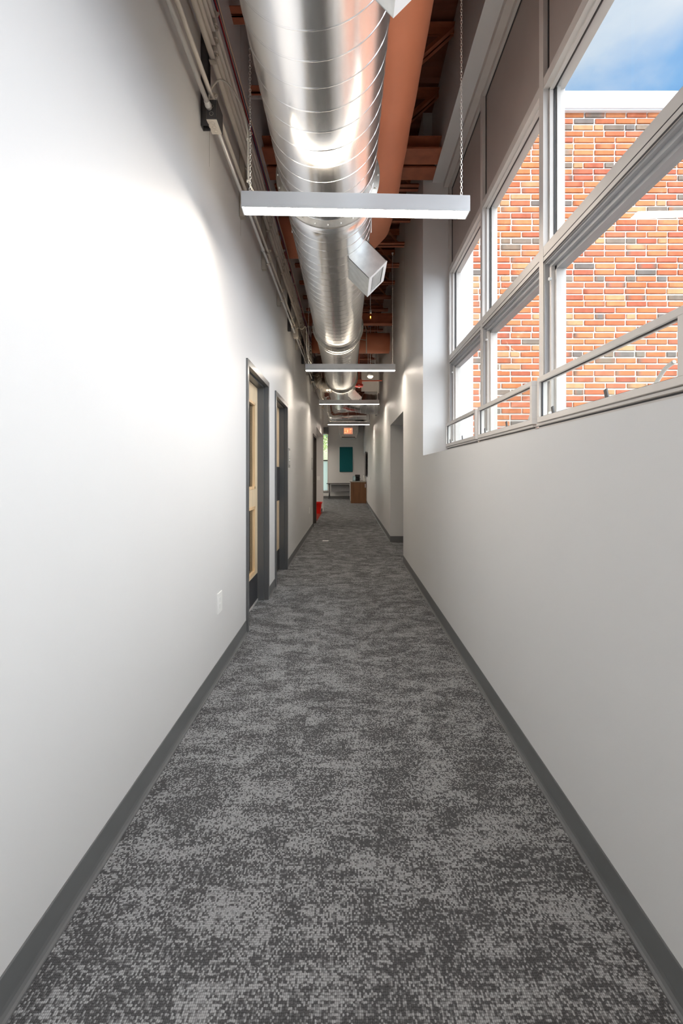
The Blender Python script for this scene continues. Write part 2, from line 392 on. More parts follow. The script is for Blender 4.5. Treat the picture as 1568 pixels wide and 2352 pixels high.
# ------------------------------------------------------------------ CORRIDOR WINDOWS
X0 = 1.033
MUL = [4.64, 3.515, 2.43, 1.325, .22, -.885, -1.99]     # mullion centres (Y)
HW = .0255
zS, zSa0, zSa1, zT0, zT1, zH0, zH1, zP = Z(.178), Z(.262), Z(.495), Z(1.112), Z(1.195), Z(2.03), Z(2.085), Z(2.90)
for i in range(6):
    yf, yn = MUL[i], MUL[i+1]
    win = empty('window_%d' % (i+1), (X0, (yf+yn)/2, zS), kind='structure')
    lc = Vector((X0, (yf+yn)/2, zS))
    def mk(b, name, m, par=win, lc=lc):
        o = b.make(name, m); o.data.transform(Matrix.Translation(-lc)); o.parent = par; return o
    fr = B()
    # far-side mullion: inner fin, thermal groove, outer tube
    fr.box(X0, X0+.05, yf-HW, yf+HW, zS, zP+.03)
    fr.box(X0+.06, X0+.115, yf-HW, yf+HW, zS, zH1)
    fr.box(X0+.05, X0+.06, yf-HW+.006, yf+HW-.006, zS, zH1)
    ya, yb = yn+HW, yf-HW
    for z0, z1 in ((zT0, zT1), (zH0, zH1), (zS, zS+.05)):
        fr.box(X0+.002, X0+.05, ya, yb, z0, z1); fr.box(X0+.06, X0+.113, ya, yb, z0, z1); fr.box(X0+.05, X0+.06, ya, yb, z0+.006, z1-.006)
    fr.box(X0+.004, X0+.05, ya, yb, zP-.012, zP+.03)
    # glazing beads around the top light
    for z0, z1 in ((zT1, zT1+.012), (zH0-.012, zH0)): fr.box(X0+.030, X0+.05, ya, yb, z0, z1)
    fr.box(X0+.030, X0+.05, yb-.012, yb, zT1, zH0); fr.box(X0+.066, X0+.085, yb-.018, yb, zT1, zH0)
    mk(fr, 'window_frame', 'alu')
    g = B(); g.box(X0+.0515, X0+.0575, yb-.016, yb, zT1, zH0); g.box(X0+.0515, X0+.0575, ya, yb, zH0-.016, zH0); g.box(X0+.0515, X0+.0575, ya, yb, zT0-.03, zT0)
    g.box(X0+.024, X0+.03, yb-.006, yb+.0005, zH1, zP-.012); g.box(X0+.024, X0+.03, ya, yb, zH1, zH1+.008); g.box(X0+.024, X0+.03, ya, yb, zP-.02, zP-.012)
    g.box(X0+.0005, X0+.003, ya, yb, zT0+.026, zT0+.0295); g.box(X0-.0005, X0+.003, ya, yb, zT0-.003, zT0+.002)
    g.box(X0-.0215, X0-.0195, ya, yb, zSa0-.022, zSa0-.016)  # dark strip that paints in the shadow line below the sash
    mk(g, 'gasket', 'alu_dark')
    gl = B(); gl.box(X0+.056, X0+.060, ya, yb, zT1, zH0)
    mk(gl, 'upper_pane', 'glass')
    # fixed light in the lower part, in its own stepped subframe
    sf = B()
    for (a0, a1, zz0, zz1) in ((yb-.03, yb, zSa1-.02, zT0-.034), (ya, ya+.03, zSa1-.02, zT0-.034)):
        sf.box(X0+.03, X0+.10, a0, a1, zz0, zz1)
    sf.box(X0+.05, X0+.10, yb-.045, yb-.03, zS+.05, zT0-.034)
    sf.box(X0+.03, X0+.10, yb-.03, yb, zS+.05, zSa1-.02); sf.box(X0+.03, X0+.10, ya, ya+.03, zS+.05, zSa1-.02)
    mk(sf, 'lower_subframe', 'alu')
    sf = B(); sf.box(X0+.03, X0+.10, ya, yb, zT0-.034, zT0); sf.box(X0+.05, X0+.10, ya+.03, yb-.03, zT0-.052, zT0-.034); sf.box(X0+.012, X0+.03, ya, yb, zT0-.014, zT0)
    mk(sf, 'lower_head', 'alu_mid')  # darker grey puts the shading under the transom into the colour
    sf = B(); sf.box(X0+.006, X0+.03, yb-.008, yb, zSa1-.02, zT0-.014); mk(sf, 'jamb_track', 'alu_mid')
    gl = B(); gl.box(X0+.075, X0+.079, ya+.03, yb-.03, zS+.05, zT0-.034); mk(gl, 'lower_pane', 'glass')
    # hopper sash standing slightly proud of the frame
    xs = .988; sy0, sy1 = yn+.012, yf-.055
    sa = B(); t = .026
    sa.box(xs, xs+.042, sy0, sy1, zSa0, zSa0+t, .002); sa.box(xs, xs+.042, sy0, sy1, zSa1-t, zSa1, .002)
    sa.box(xs, xs+.042, sy1-t, sy1, zSa0+t, zSa1-t); sa.box(xs, xs+.042, sy0, sy0+t, zSa0+t, zSa1-t)
    sash = mk(sa, 'hopper_sash', 'alu')
    q = B(); e = .004
    q.box(xs+.012, xs+.02, sy0+t, sy1-t, zSa0+t, zSa0+t+e); q.box(xs+.012, xs+.02, sy0+t, sy1-t, zSa1-t-e, zSa1-t)
    q.box(xs+.012, xs+.02, sy1-t-e, sy1-t, zSa0+t, zSa1-t); q.box(xs+.012, xs+.02, sy0+t, sy0+t+e, zSa0+t, zSa1-t)
    o = q.make('sash_gasket', 'alu_dark'); o.data.transform(Matrix.Translation(-lc)); o.parent = sash
    q = B(); q.box(xs+.014, xs+.018, sy0+t, sy1-t, zSa0+t, zSa1-t); o = q.make('sash_pane', 'glass'); o.data.transform(Matrix.Translation(-lc)); o.parent = sash
    # sill rail, stops and latch hardware below and on the sash
    s2 = B(); s2.box(X0-.02, X0+.002, ya, yb, zS, zSa0-.018); s2.box(X0-.045, X0-.02, ya, yb, zS, zS+.02); s2.box(X0-.035, X0, ya, yb, zSa0-.014, zSa0-.004)
    mk(s2, 'sill_rail', 'alu')
    for fy in (.18, .62):
        h = B(); yy = sy1 - (sy1-sy0)*fy
        h.prism([(yy, zSa0+.02), (yy+.022, zSa0+.02), (yy+.034, zSa0+.058), (yy+.014, zSa0+.062)], 'x', xs+.004, xs+.009)
        o = mk(h, 'latch_tab', 'strut_dark')
    h = B(); yy = sy1-.78*(sy1-sy0)
    h.tube(smooth_path([(X0+.03, yy+.02, zSa0+.03), (X0+.03, yy, zSa0+.05), (X0+.03, yy-.04, zSa0+.085), (X0+.03, yy-.085, zSa0+.10)], 5), .007, 8)
    mk(h, 'operator_handle', 'alu')
    h = B(); h.box(X0-.047, X0-.044, sy1-.42, sy1-.30, zS+.004, zS+.016); mk(h, 'rating_label', 'strut_dark')
    for zz in (zT0-.10, zSa0+.05):
        h = B(); h.lathe([(.001, -.012), (.008, -.012), (.008, 0), (.001, 0)], (X0+.028, yb-.03, zz), 12, 'x'); mk(h, 'friction_stay', 'white')
    # opaque panel above the head
    p = B(); p.box(X0+.03, X0+.05, ya-.002, yb+.002, zH1-.001, zP); mk(p, 'spandrel_panel', 'panel')
# trim next to the reveal
b = B(); b.box(X0-.0, X0+.05, WE-.001, WE-.012, zS, zP+.03); b.box(.985, X0+.05, YW0, WE, zP+.03, Z(2.985))
struct(b, 'trim_%d' % n, 'alu'); n += 1
b = B(); b.box(1.145, 1.285, 4.66, 4.83, 0, Z(3.85)); b.box(X0+.05, 1.148, YW0, WE, zH1+.01, Z(4.0)); struct(b, 'trim_%d' % n, 'white_trim'); n += 1

# ------------------------------------------------------------------ BRICK WING OUTSIDE
YBR = 4.85; bx0, bx1 = 1.15, 7.2; bz1 = Z(3.85)
b = B(); b.box(bx0, bx1, YBR+.012, YBR+.3, -.05, bz1); struct(b, 'wall_outside', 'mortar', 'pale mortar backing of the neighbouring brick wing', 'wall')
bm = bmesh.new(); cl = bm.loops.layers.float_color.new('Col')
oranges = [(.58,.195,.085), (.53,.165,.08), (.60,.235,.105), (.47,.14,.08), (.55,.18,.095), (.58,.215,.09)]
greys = [(.25,.20,.16), (.20,.17,.15), (.30,.22,.16), (.24,.19,.15)]
tans = [(.58,.32,.16), (.54,.31,.16)]
PIT, CRS, MOR = .2225, .0672, .0125
row = 0; z1 = bz1 - .004
rb = random.Random(11)
while z1 > -.05:
    xx = bx0 - rb.choice((0, .5))*PIT - (.5*PIT if row % 2 else 0) + rb.uniform(-.01, .01) - .3
    hdr = row % 6 == 2; kk = 0
    while xx < bx1:
        ln = PIT if not (hdr and kk % 2) else PIT*.5
        x0_, x1_ = max(xx+MOR/2+rb.uniform(-.0015,.0015), bx0), min(xx+ln-MOR/2+rb.uniform(-.0015,.0015), bx1)
        u = rb.random()
        if hdr and kk % 2: col = rb.choice(tans+greys)
        elif u < .85: col = rb.choice(oranges)
        elif u < .92: col = rb.choice(greys)
        else: col = rb.choice(tans)
        if x1_-x0_ > .02:
            zt, zb = z1-rb.uniform(0,.0022), z1-CRS+MOR+rb.uniform(-.001,.0015); j = rb.uniform(-.003,.002); g = .004
            cx = [bm.verts.new((px, YBR+j+dy, pz)) for px, pz, dy in ((x0_,zb,.02),(x1_,zb,.02),(x1_,zt,.02),(x0_,zt,.02),(x0_+g,zb+g,0),(x1_-g,zb+g,0),(x1_-g,zt-g,0),(x0_+g,zt-g,0))]
            v = rb.uniform(.9, 1.1); a = [c_*v for c_ in col]
            end = a if rb.random() < .55 else [c_*.75 for c_ in rb.choice(greys+oranges)]
            if rb.random() < .7: end = [(p+q)/2 for p, q in zip(a, end)]
            # front face split in three so that kiln-darkened ends can differ
            m1 = x0_+g+(x1_-x0_)*.3; m2 = x0_+g+(x1_-x0_)*.68
            bt = [cx[4], bm.verts.new((m1, YBR+j, zb+g)), bm.verts.new((m2, YBR+j, zb+g)), cx[5]]
            tp = [cx[7], bm.verts.new((m1, YBR+j, zt-g)), bm.verts.new((m2, YBR+j, zt-g)), cx[6]]
            cc = [end, a, a, end if rb.random() < .5 else a]
            for q in range(3):
                fc = bm.faces.new((bt[q], bt[q+1], tp[q+1], tp[q]))
                for lp, ci in zip(fc.loops, (q, q+1, q+1, q)): lp[cl] = (*cc[ci], 1)
            for q in ((0,1,5,4),(1,2,6,5),(2,3,7,6),(3,0,4,7)):
                fc = bm.faces.new([cx[k] for k in q])
                for lp in fc.loops: lp[cl] = (*[c_*.9 for c_ in a], 1)
        xx += ln; kk += 1
    z1 -= CRS; row += 1
bmesh.ops.recalc_face_normals(bm, faces=bm.faces)
me = bpy.data.meshes.new('bricks'); bm.to_mesh(me); bm.free(); me.materials.append(M['brick'])
o = bpy.data.objects.new('wall_brick', me); COL.objects.link(o); tag(o, 'orange brick wall with white mortar outside the windows', 'wall', None, 'structure')
b = B(); b.box(1.15, bx1+.05, YBR-.05, YBR+.35, bz1, Z(4.03)); b.box(1.15, bx1+.05, YBR-.035, YBR+.3, bz1-.012, bz1); struct(b, 'trim_%d' % n, 'white_trim', 'white metal coping on the brick wing', 'trim'); n += 1
b = B(); b.box(1.30, 14, -14, 5.0, -.25, -.05); struct(b, 'floor_outside', 'ext_ground')

# ------------------------------------------------------------------ DOORS
def door(idx, y0, y1, kind):
    root = empty('door_%d' % idx, (XL-.07, (y0+y1)/2, 0), kind='structure'); lc = Vector(root.location)
    def mk(b, name, m, par=root, label=None):
        o = b.make(name, m); o.data.transform(Matrix.Translation(-lc)); o.parent = par
        if label: o['label'] = label
        return o
    fm = 'frame_brown' if kind == 'dark' else 'frame_paint'
    fr = B(); co = XL+.014; wd = .05
    for a, s in ((y0, 1), (y1, -1)):
        fr.box(XL-.03, co, a, a+s*wd, 0, DT, .0015); fr.box(XL-.145, XL-.03, a, a+s*(wd+.016), 0, DT-.05)
        fr.box(XL-.145, XL-.085, a, a+s*(wd+.004), 0, DT-.05)
    fr.box(XL-.03, co, y0+wd, y1-wd, DT-wd, DT, .0015); fr.box(XL-.145, XL-.03, y0+.02, y1-.02, DT-wd-.016, DT-.002)
    mk(fr, 'door_frame', fm)
    ly0, ly1 = y0+wd+.018, y1-wd-.018; xa, xb = XL-.135, XL-.092; zt = DT-wd-.02; z0 = .012
    if kind == 'lite':
        lf = B(); st = .125; ra = ((z0, .30), (.93, 1.10), (1.91, zt))
        lf.box(xa, xb, ly0, ly0+st, z0, zt); lf.box(xa, xb, ly1-st, ly1, z0, zt)
        for a, c_ in ra: lf.box(xa, xb, ly0+st, ly1-st, a, c_)
        leaf = mk(lf, 'door_leaf', 'maple')
        for a, c_ in ((.30, .93), (1.10, 1.91)):
            mo = B(); u = .022
            mo.box(xa-.002, xb+.004, ly0+st-.004, ly0+st+u, a, c_); mo.box(xa-.002, xb+.004, ly1-st-u, ly1-st+.004, a, c_)
            mo.box(xa-.002, xb+.004, ly0+st, ly1-st, a-.004, a+u); mo.box(xa-.002, xb+.004, ly0+st, ly1-st, c_-u, c_+.004)
            mk(mo, 'lite_moulding', 'maple_trim', leaf)
            gp = B(); gp.box((xa+xb)/2-.003, (xa+xb)/2+.003, ly0+st+u, ly1-st-u, a+u, c_-u); mk(gp, 'lite_glass', 'glass_dark', leaf)
        kp = B(); kp.box(xb, xb+.0025, ly0+.015, ly1-.012, .025, .275); mk(kp, 'kick_plate', 'plate_black', leaf, 'black kick plate')
        sw = B(); sw.box(xb, xb+.006, ly0, ly1, 0.004, .022); mk(sw, 'door_sweep', 'zinc', leaf)
        hn = B(); hn.tube([(xb, ly0+.07, 1.0), (xb+.05, ly0+.07, 1.0)], .010, 10); hn.tube([(xb+.05, ly0+.06, 1.0), (xb+.05, ly0+.19, 1.0)], .009, 10); mk(hn, 'door_handle', 'satin', leaf)
    elif kind == 'solid':
        lf = B(); lf.box(xa, xb, ly0, ly1, z0, zt); leaf = mk(lf, 'door_leaf', 'maple')
        pp = B(); pp.box(xb, xb+.004, ly0+.3, ly1-.004, .90, 1.325); mk(pp, 'push_plate', 'plate_black', leaf, 'black push plate')
        kp = B(); kp.box(xb, xb+.003, ly0+.01, ly1-.008, .02, .275); mk(kp, 'kick_plate', 'plate_black', leaf, 'black kick plate')
    else:
        lf = B(); lf.box(xa, xb, ly0, ly1, z0, zt); leaf = mk(lf, 'door_leaf', 'frame_brown')
        hn = B(); hn.tube([(xb, ly1-.07, 1.0), (xb+.05, ly1-.07, 1.0)], .010, 10); mk(hn, 'door_handle', 'satin', leaf)
    for hz in (.3, 1.05, 1.85):
        hi = B(); hi.tube([(xb+.004, ly1+.009, hz-.05), (xb+.004, ly1+.009, hz+.05)], .006, 8); mk(hi, 'hinge', 'satin')
    return root
door(1, D1[0], D1[1], 'lite'); door(2, D2[0], D2[1], 'solid'); door(3, D3[0], D3[1], 'dark')

# ------------------------------------------------------------------ STEEL JOISTS
zb_, zt_ = Z(3.11), Z(3.58)
ords = ['nearest','second','third','fourth','fifth','sixth','seventh','eighth','ninth','tenth','eleventh','twelfth','thirteenth','fourteenth','fifteenth','sixteenth','seventeenth','eighteenth','nineteenth','twentieth']
JY = [-3.78, -1.28, 1.22, 1.845] + [2.47+.625*i for i in range(18)]
fx_d = {1: 2.47, 2: 6.22, 3: 9.30, 4: 13.35}
jvis = 0
for y in JY:
    if y > 1: jvis += 1
    lab = ('%s red-oxide steel bar joist under the roof deck, counted from the camera' % ords[jvis-1]) if 0 < jvis <= 20 else 'red-oxide steel bar joist behind the camera'
    jr = empty('roof_joist', (0, y, zb_), lab, 'joist', 'steel bar joists under the roof deck')
    lc = Vector(jr.location)
    xr = .868 if y < WE else XR
    bxr = .36 if y < WE else XR
    def mk(b, name, m='oxide'):
        o = b.make(name, m); o.data.transform(Matrix.Translation(-lc)); o.parent = jr; return o
    b = B()
    for s in (-1, 1):
        b.box(XL, bxr, y+s*.006, y+s*.062, zb_, zb_+.006); b.box(XL, bxr, y+s*.006, y+s*.012, zb_, zb_+.045)
    mk(b, 'bottom_chord')
    b = B()
    for s in (-1, 1):
        b.box(XL, xr, y+s*.006, y+s*.05, zt_+.055, zt_+.062); b.box(XL, xr, y+s*.006, y+s*.012, zt_, zt_+.06)
    mk(b, 'top_chord')
    b = B()
    xs_ = [XL+.05, -.42, -.05, .32] if y < WE else [XL+.05, -.42, -.05, .32, .70]
    for i in range(len(xs_)-1):
        a = (xs_[i], y, zt_ if i % 2 else zb_+.02); c_ = (xs_[i+1], y, zb_+.02 if i % 2 else zt_)
        b.tube([a, c_], .013, 6)
    mk(b, 'web_rods')
    if y < WE:
        b = B(); p0 = Vector((.34, y, zb_+.02)); p1 = Vector((.862, y, zt_+.02)); d = (p1-p0).normalized(); nn = Vector((-d.z, 0, d.x))
        for s in (-1, 1):
            for (o0, o1, q0, q1) in ((0, .05, s*.008, s*.014), (0, .007, s*.008, s*.05)):
                vs = [b.bm.verts.new(p + nn*oo + Vector((0, yy, 0))) for p in (p0, p1) for oo in (o0, o1) for yy in (q0, q1)]
                for q in ((0,1,3,2),(4,6,7,5),(0,4,5,1),(2,3,7,6),(0,2,6,4),(1,5,7,3)): b.bm.faces.new([vs[k] for k in q])
        mk(b, 'end_diagonal')
# cross beam
b = B()
for z0, z1, hw in ((Z(2.555), Z(2.57), .07), (Z(2.715), Z(2.73), .07), (Z(2.57), Z(2.715), .006)): b.box(XL, XR, 7.85-hw, 7.85+hw, z0, z1)
tag(b.make('steel_beam', 'oxide'), 'red-oxide I-beam crossing the corridor above the silver duct', 'beam')
b = B()
for y0, y1 in ((4.19, 4.405), (4.45, 4.64)):
    ym = (y0+y1)/2; b.box(XL, .868, y0, y1, Z(2.985), Z(3.0)); b.box(XL, .868, ym-.006, ym+.006, Z(3.0), Z(3.09)); b.box(XL, .868, y0, y1, Z(3.09), Z(3.105))
tag(b.make('steel_beam', 'oxide'), 'paired wide red-oxide beam just beyond the nearest light, above the ducts', 'beam')

# ------------------------------------------------------------------ MAIN DUCT
CX, CZ, R = -.126, Z(1.90), .3005
duct = empty('spiral_duct', (CX, 6, CZ), 'large round silver spiral duct running the length of the ceiling', 'duct')
FL = [-.08, 2.916, 5.904, 8.955, 11.925]; Y0d, Y1d = -4.6, 11.925
def dmk(b, name, m, label=None, par=duct):
    o = b.make(name, m); o.data.transform(Matrix.Translation(-Vector((CX, 6, CZ)))); o.parent = par
    if label: o['label'] = label
    return o
edges = [Y0d] + FL
for a, c_ in zip(edges, edges[1:]):
    b = B(); n_ = int((c_-a)/.2)
    b.tube([(CX, a+(c_-a)*k/n_, CZ) for k in range(n_+1)], R, 96)
    # raised lock seam
    pit = .1233; st = 40; cnt = int((c_-a)/pit*st)
    pts = []; prof = ((-.0045, -.0005), (-.002, .0022), (.002, .0022), (.0045, -.0005)); rings = []
    for k in range(cnt+1):
        t = -2*PI*k/st; yy = a + pit*k/st
        rings.append([b.bm.verts.new((CX+(R+h)*math.sin(t), yy+dy, CZ-(R+h)*math.cos(t))) for dy, h in prof])
    for p, q in zip(rings, rings[1:]):
        for k in range(3):
            fc = b.bm.faces.new((p[k], p[k+1], q[k+1], q[k])); fc.smooth = True
    dmk(b, 'duct_section', 'duct')
for fy in FL[:4]:
    b = B(); b.lathe([(R, -.03), (R+.003, -.028), (R+.003, -.013), (R+.031, -.013), (R+.031, .013), (R+.003, .013), (R+.003, .03), (R, .03)], (CX, fy, CZ), 72, 'y')
    fo = dmk(b, 'duct_flange', 'flange')
    for k in range(24):
        t = 2*PI*k/24
        if k == 0 and fy == FL[0]:
            b = B(); b.lathe([(.001, -.02), (.005, -.02), (.005, .02), (.001, .02)], (0, 0, 0), 6, 'y'); bolt = b.make('bolt', 'zinc'); o = bolt
        else: o = bolt.copy(); COL.objects.link(o)
        o.parent = fo; o.location = ((R+.019)*math.cos(t), fy-6, (R+.019)*math.sin(t))
# end band
b = B(); b.lathe([(R, -.02), (R+.02, -.015), (R+.02, .015), (R*.2, .02)], (CX, 11.925, CZ), 72, 'y'); dmk(b, 'end_cap', 'duct')
# register boxes set at 45 degrees on the lower right
def reg_box(ya, yb, s1=.504):
    hw = .0963; q = math.sqrt(.5)
    u = Vector((q, 0, -q)); t = Vector((q, 0, q)); c0 = Vector((CX, 0, CZ))
    def P(s, h, y): v = c0 + u*s + t*h; return (v.x, y, v.z)
    b = B(); th = .004
    for (h0, h1, y0, y1) in ((-hw, -hw+th, ya, yb), (hw-th, hw, ya, yb), (-hw, hw, ya, ya+th), (-hw, hw, yb-th, yb)):
        vs = [b.bm.verts.new(P(s, h, y)) for s in (.27, s1) for h in (h0, h1) for y in (y0, y1)]
        for qf in ((0,1,3,2),(4,6,7,5),(0,4,5,1),(2,3,7,6),(0,2,6,4),(1,5,7,3)): b.bm.faces.new([vs[k] for k in qf])
    bo = dmk(b, 'register_box', 'boxduct')
    b = B()
    def slab(s0, s1_, h0, h1, y0, y1):
        vs = [b.bm.verts.new(P(s, h, y)) for s in (s0, s1_) for h in (h0, h1) for y in (y0, y1)]
        for qf in ((0,1,3,2),(4,6,7,5),(0,4,5,1),(2,3,7,6),(0,2,6,4),(1,5,7,3)): b.bm.faces.new([vs[k] for k in qf])
    g = .034; e = .004
    slab(s1, s1+e, -hw, -hw+g, ya, yb); slab(s1, s1+e, hw-g, hw, ya, yb); slab(s1, s1+e, -hw+g, hw-g, ya, ya+g); slab(s1, s1+e, -hw+g, hw-g, yb-g, yb)
    gy = (yb-ya-2*g)
    for k in range(1, 8):
        h = -hw+g + (2*hw-2*g)*k/8; slab(s1-.02, s1+.002, h-.0012, h+.0012, ya+g, yb-g)
    slab(s1-.03, s1-.028, -hw+th, hw-th, ya+th, yb-th)
    dmk(b, 'grille', 'white', 'white louvred grille', bo)
for a, c_, s_ in ((1.125, 1.49, .482), (3.456, 3.816, .504), (9.65, 10.035, .504)): reg_box(a, c_, s_)
# hangers
for y in (3.6, 8.4):
    b = B(); b.tube([(XL, y, Z(2.97)), (CX+R+.02, y, Z(2.97))], .0125, 10)
    ho = tag(b.make('hanger_pipe', 'zinc'), ('thin steel pipe from the left wall over the duct near the first flange' if y < 5 else 'thin steel pipe from the left wall over the duct beyond the cross beam'), 'pipe', 'hanger pipes above the duct')
    b = B()
    for s in (-1, 1): b.tube([(CX+s*(R+.012), y, CZ), (CX+s*(R+.012), y, Z(2.97))], .004, 6)
    o = b.make('hanger_strap', 'zinc'); o.parent = ho

# ------------------------------------------------------------------ ORANGE INSULATED DUCT
ins = empty('insulated_duct', (.25, 3, Z(2.7)), 'fat orange wrapped duct beside the silver duct', 'duct')
path = [(.25, y, Z(2.70)) for y in [-4.5+.25*i for i in range(37)]] + [(.235, 4.95, Z(2.72)), (.17, 5.17, Z(2.75)), (.05, 5.33, Z(2.78)), (-.10, 5.40, Z(2.80))] + [(-.10-.17*i, 5.40, Z(2.80)) for i in range(1, 5)]
path = path[:-1] + [(XL+.003, 5.40, Z(2.80))]
b = B(); rr = random.Random(3)
b.tube(path, .235, 40, radii=[.235+rr.uniform(-.004, .006) for _ in path])
o = b.make('wrapped_run', 'insul'); o.data.transform(Matrix.Translation(-Vector((.25, 3, Z(2.7))))); o.parent = ins
b = B(); pts = [(x, 8.5, Z(2.42)) for x in (-.66, -.4, -.05, .15, .3, .45, .6, XR)]
b.tube(pts, .18, 32, radii=[.18+rr.uniform(-.004, .008) for _ in pts]); tag(b.make('insulated_duct', 'insul'), 'short orange wrapped duct crossing over the silver duct past the second light', 'duct')
# branches at the far end
b = B(); pts = [(CX+.05, 11.3, Z(1.82)), (.135, 11.25, Z(1.755)), (.36, 11.2, Z(1.71)), (.56, 11.2, Z(1.685)), (XR, 11.2, Z(1.675))]
sp = smooth_path(pts, 6); b.tube(sp, .243, 48)
for k in range(0, len(sp), 3): b.torus(sp[k], .245, .005, (sp[min(k+1, len(sp)-1)]-sp[max(k-1, 0)]), 40, 5)
dmk(b, 'branch_duct', 'duct')
b = B(); pts = [(-.62, 16.3, Z(2.7)), (-.60, 16.2, Z(2.2)), (-.50, 16.1, Z(1.98)), (-.2, 16.0, Z(1.98)), (.2, 16.0, Z(2.0)), (XR-.004, 16.0, Z(2.0))]
sp = smooth_path(pts, 5); b.tube(sp, .13, 32)
for k in range(0, len(sp), 3): b.torus(sp[k], .132, .005, (sp[min(k+1, len(sp)-1)]-sp[max(k-1, 0)]), 32, 5)
tag(b.make('elbow_duct', 'duct'), 'smaller silver duct with an elbow crossing beyond the fourth light', 'duct')
b = B(); pts = [(XL+.19, 9.9, Z(2.45)), (-.60, 9.62, Z(2.05)), (-.55, 9.5, Z(1.89)), (-.46, 9.42, Z(1.80)), (-.32, 9.38, Z(1.78))]
sp = smooth_path(pts, 8); b.tube(sp, .13, 32, radii=[.13+.007*math.sin(k*2.1) for k in range(len(sp))])
dmk(b, 'flexible_duct', 'flex', 'crinkled foil flexible duct')
# hanging air box near the far wall
t = empty('air_diffuser', (.04, 20.6, Z(1.55)), 'grey metal air box hanging near the far wall behind the exit sign', 'air vent')
b = B(); b.prism([(-.34, 0), (.34, 0), (.44, .29), (-.44, .29)], 'y', -.35, .35); o = b.make('diffuser_box', 'boxduct'); o.parent = t
b = B(); b.box(-.30, .30, -.352, -.36, .02, .05); o = b.make('slot', 'alu_dark'); o.parent = t
b = B(); b.box(-.44, .44, -.35, 1.5, .292, .62); b.box(-.3, .3, -.1, 1.5, .62, TOP-Z(1.55)-.02); o = b.make('plenum', 'boxduct'); o.parent = t

# ------------------------------------------------------------------ STRUT CHANNELS, CONDUITS, CABLES ON THE LEFT WALL
SY = [1.55, 2.47, 3.34, 4.2, 5.1, 6.0, 6.9, 7.8, 8.7, 9.6, 10.5]
CA = [(1.94, .0117), (2.035, .0117), (2.25, .0150), (2.325, .0150), (2.40, .0150), (2.475, .0150)]
for i, y in enumerate(SY):
    t = empty('strut_channel', (XL, y, Z(1.87)), '%s vertical steel strut holding the conduits, counted from the camera' % ords[i], 'bracket', 'strut brackets along the left wall')
    dark = i in (1, 5, 7); m = 'strut_dark' if dark else 'strut'
    b = B(); w_, th = .0205, .0025; h = .78
    b.box(0, th, -w_, w_, 0, h); b.box(0, .041, -w_, -w_+th, 0, h); b.box(0, .041, w_-th, w_, 0, h)
    b.box(.0385, .041, -w_, -w_+.009, 0, h); b.box(.0385, .041, w_-.009, w_, 0, h)
    o = b.make('channel', m); o.parent = t
    for z, r in CA:
        b = B(); zz = z-1.87; xc = .041+r+.002
        b.torus((xc, 0, zz), r+.0025, .0022, (0,1,0), 16, 6)
        b.box(.036, xc+r+.008, -.015, .015, zz+r+.002, zz+r+.006); b.box(.041, xc+r+.004, -.014, .014, zz-r-.006, zz-r-.003); b.torus((xc+r+.008, 0, zz+r+.001), .009, .0035, (0,1,0), 12, 6); b.tube([(xc+r+.008, -.012, zz+r), (xc+r+.008, .012, zz+r)], .005, 8)
        o = b.make('pipe_clamp', 'conduit'); o.parent = t
names = ['lowest grey conduit on the left wall, feeding the junction boxes', 'second lowest conduit on the left wall struts', 'lowest of the four upper beige conduits on the left wall', 'second of the four upper beige conduits, counted from below', 'third of the four upper beige conduits, counted from below', 'topmost beige conduit on the left wall under the cables']
for i, (z, r) in enumerate(CA):
    b = B(); x = XL+.041+r+.002
    ys = [-4.8, 2.42] if i == 0 else [-4.8, 14.4]
    b.tube([(x, ys[0], Z(z)), (x, ys[1], Z(z))], r, 14)
    if i == 0: b.tube([(x, 2.53, Z(z)), (x, 14.4, Z(z))], r, 14)
    cpl = [.9+ (i*.37) % 1.1 + 3.05*k for k in range(4)] + ([2.40, 2.552] if i == 0 else [])
    b_c = B()
    for yy in cpl:
        if yy > 14: continue
        b_c.lathe([(r+.0005, -.03), (r+.003, -.028), (r+.003, -.006), (r+.0055, -.006), (r+.0055, .006), (r+.003, .006), (r+.003, .028), (r+.0005, .03)], (x, yy, Z(z)), 16, 'y')
    o = tag(b.make('conduit_pipe', 'conduit_grey' if i == 0 else 'conduit', loc=(x, 0, Z(z))), names[i], 'pipe', 'conduits along the left wall')
    o2 = b_c.make('coupling', 'conduit_grey' if i == 0 else 'conduit', loc=(x, 0, Z(z))); o2.location = (0,0,0); o2.parent = o
# cables
rc = random.Random(5)
for i, (cname, mm, dx, dz) in enumerate((('red', 'cab_red', .0, .0), ('blue', 'cab_blue', .007, .007), ('cream', 'cab_tan', .016, .002), ('dark blue', 'cab_blue', -.007, .008), ('pale cream', 'cab_tan', .013, .013))):
    b = B(); pts = []
    for k in range(50):
        y = -1+k*.3; pts.append((XL+.082+dx+rc.uniform(-.003,.003), y, Z(2.52)+dz+rc.uniform(-.006,.006)))
    b.tube(smooth_path(pts, 3), .0042, 6)
    tag(b.make('data_cable', mm), '%s cable lying on the topmost conduit of the left wall' % cname, 'cable', 'cables along the left wall')
